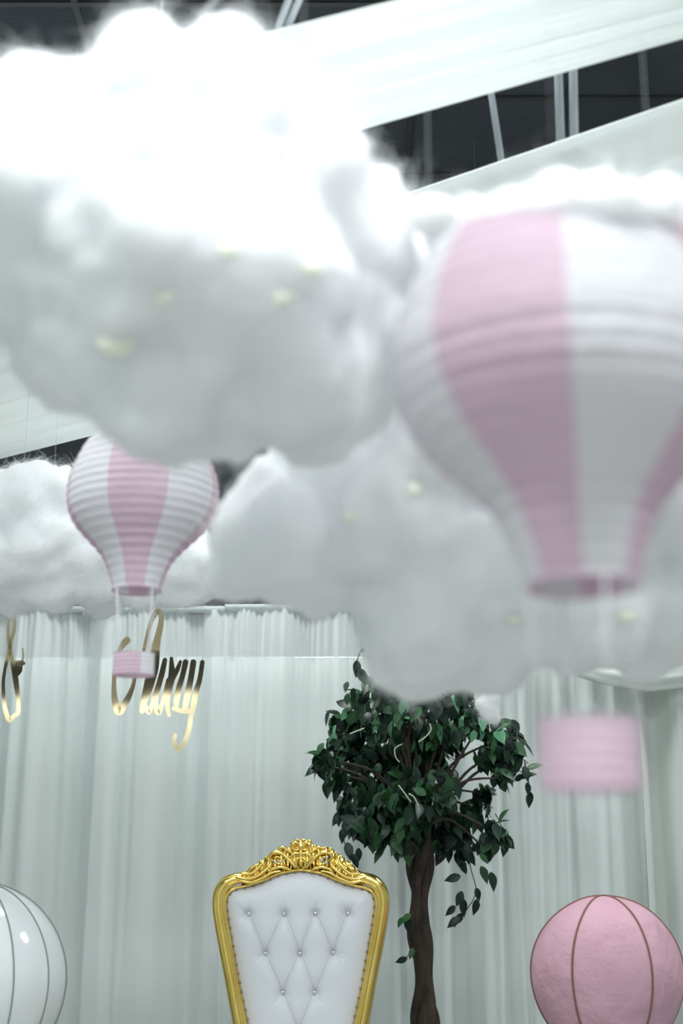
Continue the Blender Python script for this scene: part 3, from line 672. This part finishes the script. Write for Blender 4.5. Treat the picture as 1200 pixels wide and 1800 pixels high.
vs = [(float(Xl[i, j]), float(YT-H[i, j]), float(Z[i, j])) for i in range(len(zz)) for j in range(NXg)]
b.add(vs, [(i*NXg+j, i*NXg+j+1, (i+1)*NXg+j+1, (i+1)*NXg+j) for i in range(len(zz)-1) for j in range(NXg-1)])
back = b.build('tufted_backrest', M['leather'], throne)
b = MB(); vs = [tuple(p+Vector((0, .035, 0))) for p in isp]+[tuple(p) for p in isp]; k = len(isp)
b.add(vs, [tuple(range(k))]+[(i, i+1, k+i+1, k+i) for i in range(k-1)]); b.build('back_panel', M['leather'], throne)
for i, (x, z) in enumerate(B2[:9]):
    j = np.unravel_index(np.argmin(np.hypot(Xl-x, Z-z)), Z.shape); y_ = YT-H[j]
    b = MB(); b.sphere((x, y_-.009, z), .0118, 14, 8, sc=(1, .6, 1)); ob = b.build('tufting_button', M['crystal'], throne)
    ob['label'] = 'silver crystal button'
# nailheads
cum = [0]
for a, c in zip(isp[:-1], isp[1:]): cum.append(cum[-1]+(c-a).length)
nn_ = 0
for k in range(200):
    s_ = .02+k*.0345
    if s_ > cum[-1]: break
    i = int(np.searchsorted(cum, s_))-1; f_ = (s_-cum[i])/max(cum[i+1]-cum[i], 1e-6); p = isp[i].lerp(isp[i+1], f_)
    if p.z < 1.02: continue
    tdir = (isp[i+1]-isp[i]).normalized(); nin = Vector((tdir.z, 0, -tdir.x))
    q = p+nin*.010; b = MB(); b.sphere((q.x, YT-.017, q.z), .0042, 8, 6); b.build('nailhead', M['nail'], throne); nn_ += 1
# seat, arms and legs below the frame
b = MB(); b.box((cxw, YT-.28, .46), (.60, .56, .10)); sr = b.build('seat_rail', M['gold'], throne, smooth=False); bevel(sr, .02, 3)
b = MB(); b.box((cxw, YT-.28, .535), (.54, .50, .09)); st = b.build('seat_cushion', M['leather'], throne, smooth=False); bevel(st, .035, 4)
for sx in (-1, 1):
    for sy in (0, 1):
        b = MB(); x = cxw+sx*.27; y = YT-.05-sy*.46
        b.tube(spline([(x, y, .44), (x+sx*.02, y-.02*sy, .30), (x-sx*.005, y, .12), (x+sx*.02, y-.02*sy, .0)], 6), [.034]*7+[.026]*6+[.02]*6, 10) 
        b.build('leg', M['gold'], throne)
    b = MB(); x = cxw+sx*.29
    b.tube(spline([(cxw+sx*.21, YT-.01, .86), (x, YT-.12, .84), (x+sx*.01, YT-.32, .82), (x, YT-.48, .80), (x, YT-.53, .75), (x, YT-.47, .70), (x, YT-.46, .5)], 6), .024, 10)
    b.build('armrest', M['gold'], throne)

# ------------------------------------------------------------------ ficus tree
YF = 6.25
def Q(px, py, dy=0): return W(px, py, YF+dy)
tx = Q(742, 1700).x
tree = thing('artificial_ficus', 'leafy green topiary tree with dark twisted trunk before the curtain', 'tree', (tx, YF, 0))
b = MB(); b.revolve([(0, 0.), (.13, 0.), (.17, .28), (.18, .30), (.16, .30), (.15, .26), (0, .26)], 32, c=(tx, YF, 0)); b.build('pot', M['pot'], tree)
b = MB(); b.sphere((tx, YF, .26), .145, 20, 8, sc=(1, 1, .2)); b.build('moss', M['soil'], tree)
rnd = random.Random(5)
zt_ = Q(742, 1440).z
for k in range(3):
    b = MB(); pts = []; rr = []
    for i in range(90):
        z = .24+(zt_-.24)*i/89; a = k*2*PI/3+z*6.5; R = (.025+.006*math.sin(z*12+k))*(1+.25*math.sin((z-1.55)*2*PI/.33-PI/2))
        pts.append((tx+R*math.cos(a)+.008*math.sin(z*7), YF+R*math.sin(a), z)); rr.append((1+.22*math.sin((z-1.55)*2*PI/.33-PI/2))*(.027+.006*math.sin(z*14+k*2)+(.004 if i < 20 else 0)))
    b.tube(pts, rr, 10); b.build('trunk_stem', M['bark'], tree)
clusters = [(640, 1238, 42), (612, 1282, 40), (685, 1268, 45), (740, 1282, 50), (800, 1272, 45), (880, 1300, 36), (898, 1335, 32), (572, 1335, 22), (590, 1365, 24),
            (640, 1335, 48), (700, 1335, 50), (760, 1335, 48), (868, 1330, 30), (630, 1395, 42), (675, 1405, 48), (725, 1410, 46), (772, 1395, 30), (628, 1455, 26), (672, 1462, 32),
            (720, 1465, 30), (790, 1450, 34), (838, 1425, 24), (872, 1465, 20), (812, 1490, 30), (600, 1320, 30), (650, 1440, 30), (705, 1480, 20), (850, 1395, 14), (885, 1368, 16), (765, 1480, 24), (850, 1490, 16), (725, 1240, 40), (790, 1235, 40), (845, 1275, 30), (560, 1345, 14), (610, 1430, 20), (655, 1205, 20), (700, 1225, 30)]
top = Vector((tx, YF, zt_))
bb = MB(); tips = []
for (x, y, r_) in clusters:
    dy = rnd.uniform(-.22, .22); c = Q(x, y, dy); tips.append((c, r_/F*6.1, dy))
    mid = top.lerp(c, .5)+Vector((rnd.uniform(-.04, .04), dy*.1, .06))
    sp = spline([tuple(top+Vector((rnd.uniform(-.02, .02), 0, -.05))), tuple(mid), tuple(c)], 6)
    bb.tube(sp, [.010-.007*i/(len(sp)-1) for i in range(len(sp))], 6)
leaf_f = MB(); leaf_l = MB()
def leaf(mb, p, dirv, nrm, ln, wd):
    d = dirv.normalized(); s_ = d.cross(nrm); s_ = s_.normalized() if s_.length > 1e-4 else Vector((1, 0, 0)); n_ = s_.cross(d)
    shape = [(0, 0), (.12, .30), (.32, .50), (.55, .46), (.75, .28), (.9, .10), (1.0, .0)]
    vs = []; fold = .22
    for t_, w_ in shape:
        c = p + d*ln*t_ + n_*(-ln*.18*t_*t_)
        e = w_*wd
        vs += [c - s_*e + n_*e*fold, c, c + s_*e + n_*e*fold]
    fs = []
    for i in range(len(shape)-1):
        fs += [(3*i, 3*i+1, 3*i+4, 3*i+3), (3*i+1, 3*i+2, 3*i+5, 3*i+4)]
    mb.add(vs, fs)
twg = MB()
for (c, R, dy) in tips:
    nl = int(78*(R/.11)**2)+9
    for _ in range(nl):
        o = Vector((rnd.gauss(0, .5), rnd.gauss(0, .6), rnd.gauss(0, .48)))
        if o.length > 1.15: o *= 1.15/o.length
        p = c + o*R
        if p.y > YC-.14: p.y = YC-.14
        out = (p-top); out.z *= .3
        dv = Vector((out.x*.9+rnd.gauss(0, .35), out.y*.8+rnd.gauss(0, .45), -.55-rnd.random()*.7)).normalized()
        if rnd.random() < .18: dv.z *= -.3
        nv_ = Vector((rnd.gauss(0, .5)+out.x, -.7+rnd.gauss(0, .5), .7))
        ln = rnd.uniform(.055, .092)
        leaf(leaf_l if (rnd.random() < .10 and c.z > 2.15) else leaf_f, p-dv*ln*.4, dv, nv_, ln, ln*rnd.uniform(.46, .6))
    for _ in range(3):
        q = c+Vector((rnd.gauss(0, .6), rnd.gauss(0, .4), rnd.gauss(0, .4)))*R
        bb.tube(spline([tuple(c), tuple((c+q)/2+Vector((0, 0, .02))), tuple(q)], 4), .0018, 4)
bb.build('branches', M['twig'], tree)
def sprig(path, leaves, dy=-.1):
    twg = MB()
    sp = [Q(x, y, dy) for x, y in path]; twg.tube(spline([tuple(p) for p in sp], 5), .002, 4); twg.build('twig', M['twig'], tree)
    for (x, y, dx, dz, ln) in leaves:
        p = Q(x, y, dy+rnd.uniform(-.03, .03)); dv = Vector((dx, rnd.uniform(-.3, .1), dz)); leaf(leaf_f, p, dv, Vector((rnd.uniform(-.6, .6), -1, .2)), ln, ln*.5)
sprig([(820, 1490), (828, 1530), (836, 1570), (812, 1610), (798, 1630)], [(810, 1540, -1, -.25, .075), (845, 1522, .4, -1, .08), (862, 1532, .2, -1, .085), (836, 1560, .3, -1, .06), (812, 1566, -.4, -1, .07), (838, 1580, -.2, -1, .07), (800, 1592, -.7, -.7, .06), (815, 1580, -.1, -1, .075), (808, 1612, -.8, -.6, .07), (812, 1605, -.5, -.8, .06), (842, 1500, .8, -.8, .06)])
sprig([(735, 1610), (722, 1606), (712, 1615)], [(722, 1606, -.7, -.6, .06), (716, 1612, .1, -1, .075), (708, 1612, -.6, -1, .05)])
sprig([(735, 1670), (722, 1676), (712, 1684)], [(716, 1684, -1, -.35, .055), (726, 1666, -.3, -.8, .05)])
sprig([(905, 1350), (925, 1365), (930, 1380)], [(926, 1375, .1, -1, .06), (933, 1392, -.25, -1, .07)])
sprig([(870, 1430), (880, 1450), (885, 1480)], [(868, 1440, -.3, -1, .07), (880, 1460, .1, -1, .08), (890, 1478, -.3, -1, .07), (876, 1480, -.5, -1, .07)])
sprig([(600, 1450), (605, 1480), (615, 1500)], [(604, 1455, -.2, -1, .07), (610, 1480, .2, -1, .08), (618, 1500, .5, -1, .07), (630, 1490, 0, -1, .06)])
sprig([(655, 1220), (635, 1190), (628, 1160), (636, 1142)], [(630, 1175, .5, -1, .09), (627, 1160, 0, -1, .08), (634, 1145, .5, .3, .05)])
for pth in ([(755, 1272), (757, 1283), (748, 1295), (735, 1304)], [(706, 1308), (694, 1316), (695, 1330), (702, 1340)], [(718, 1395), (728, 1402), (735, 1418)], [(615, 1290), (630, 1284), (640, 1280)], [(700, 1380), (715, 1400), (722, 1410)]):
    v_ = MB(); v_.tube(spline([tuple(Q(x, y, -.33)) for x, y in pth], 5), .0028, 5); v_.build('pale_stem', M['vine'], tree)
leaf_f.build('foliage', M['leaf'], tree)
lo = leaf_l.build('highlight_leaves', M['leaf_highlight'], tree); lo['label'] = 'upper crown leaves painted paler as highlights'

# ------------------------------------------------------------------ cord wrapped balloon props
def ball_prop(name, label, px, py, rpx, Y, m, cordm, ncord, ph, wob=0., cr=.0035):
    c = W(px, py, Y); R = rpx*(c-CAM).dot(FW)/F
    t = thing(name, label, 'balloon', (c.x, Y, 0), 'cord-wrapped balloon props')
    zbk = .95 if R > .33 else .92   # unused height guide
    b = MB(); nu, nv = 96, 64; vs = []
    for i in range(nv+1):
        a = PI*i/nv
        for k in range(nu):
            th = 2*PI*k/nu; z = -math.cos(a)
            rr = math.sin(a)
            taper = 1-.10*max(0, -z)**1.5; stretch = 1.0 if z > 0 else 1.14
            w_ = 1+wob*noise.noise(Vector((math.cos(th)*rr*2, math.sin(th)*rr*2, z*2)))
            vs.append((c.x+R*rr*taper*math.cos(th)*w_, c.y+R*rr*taper*math.sin(th)*w_, c.z+R*z*stretch*w_))
    b.add(vs, [(i*nu+k, i*nu+(k+1) % nu, (i+1)*nu+(k+1) % nu, (i+1)*nu+k) for i in range(nv) for k in range(nu)])
    b.build('balloon', m, t)
    bz = c.z-R*1.14-.12; top_b = bz
    for k in range(ncord):
        th = math.radians(ph+k*360/ncord-90); b = MB(); pts = []
        for i in range(40):
            a = PI*(1-i/39*.80); z = -math.cos(a); rr = math.sin(a); taper = 1-.10*max(0, -z)**1.5; st_ = 1.0 if z > 0 else 1.14
            w_ = 1+wob*noise.noise(Vector((math.cos(th)*rr*2, math.sin(th)*rr*2, z*2)))
            pts.append((c.x+(R*w_+.0015)*rr*taper*math.cos(th), c.y+(R*w_+.0015)*rr*taper*math.sin(th), c.z+(R*w_+.0015)*z*st_))
        pts.append((c.x+.13*math.cos(th), c.y+.13*math.sin(th), top_b))
        b.tube(pts, cr, 6); b.build('cord', cordm, t)
    b = MB(); b.revolve([(0, top_b-.2), (.10, top_b-.2), (.125, top_b-.1), (.135, top_b), (.14, top_b+.006), (.125, top_b+.004), (.11, top_b-.1), (.09, top_b-.18), (0, top_b-.18)], 32, c=(c.x, c.y, 0)); b.build('wicker_basket', M['wicker'], t)
    b = MB(); b.box((c.x, c.y, (top_b-.2)/2), (.36, .36, top_b-.2)); o = b.build('display_plinth', M['plinth'], smooth=False, origin=(c.x, c.y, 0)); bevel(o, .006)
    tag(o, 'white square plinth under the %s balloon' % ('pink' if m is M['mache'] else 'white'), 'plinth', 'white plinths')
    return t
ball_prop('balloon_prop', 'round pink cloth balloon wrapped with brown cords at the lower right', 1067, 1712, 132, 5.6, M['mache'], M['rope'], 6, -36, .012, .0042)
ball_prop('balloon_prop', 'glossy white round balloon wrapped with grey cords at the lower left', -52, 1724, 168, 5.55, M['latex'], M['grey_cord'], 14, 38.5, 0., .0030)
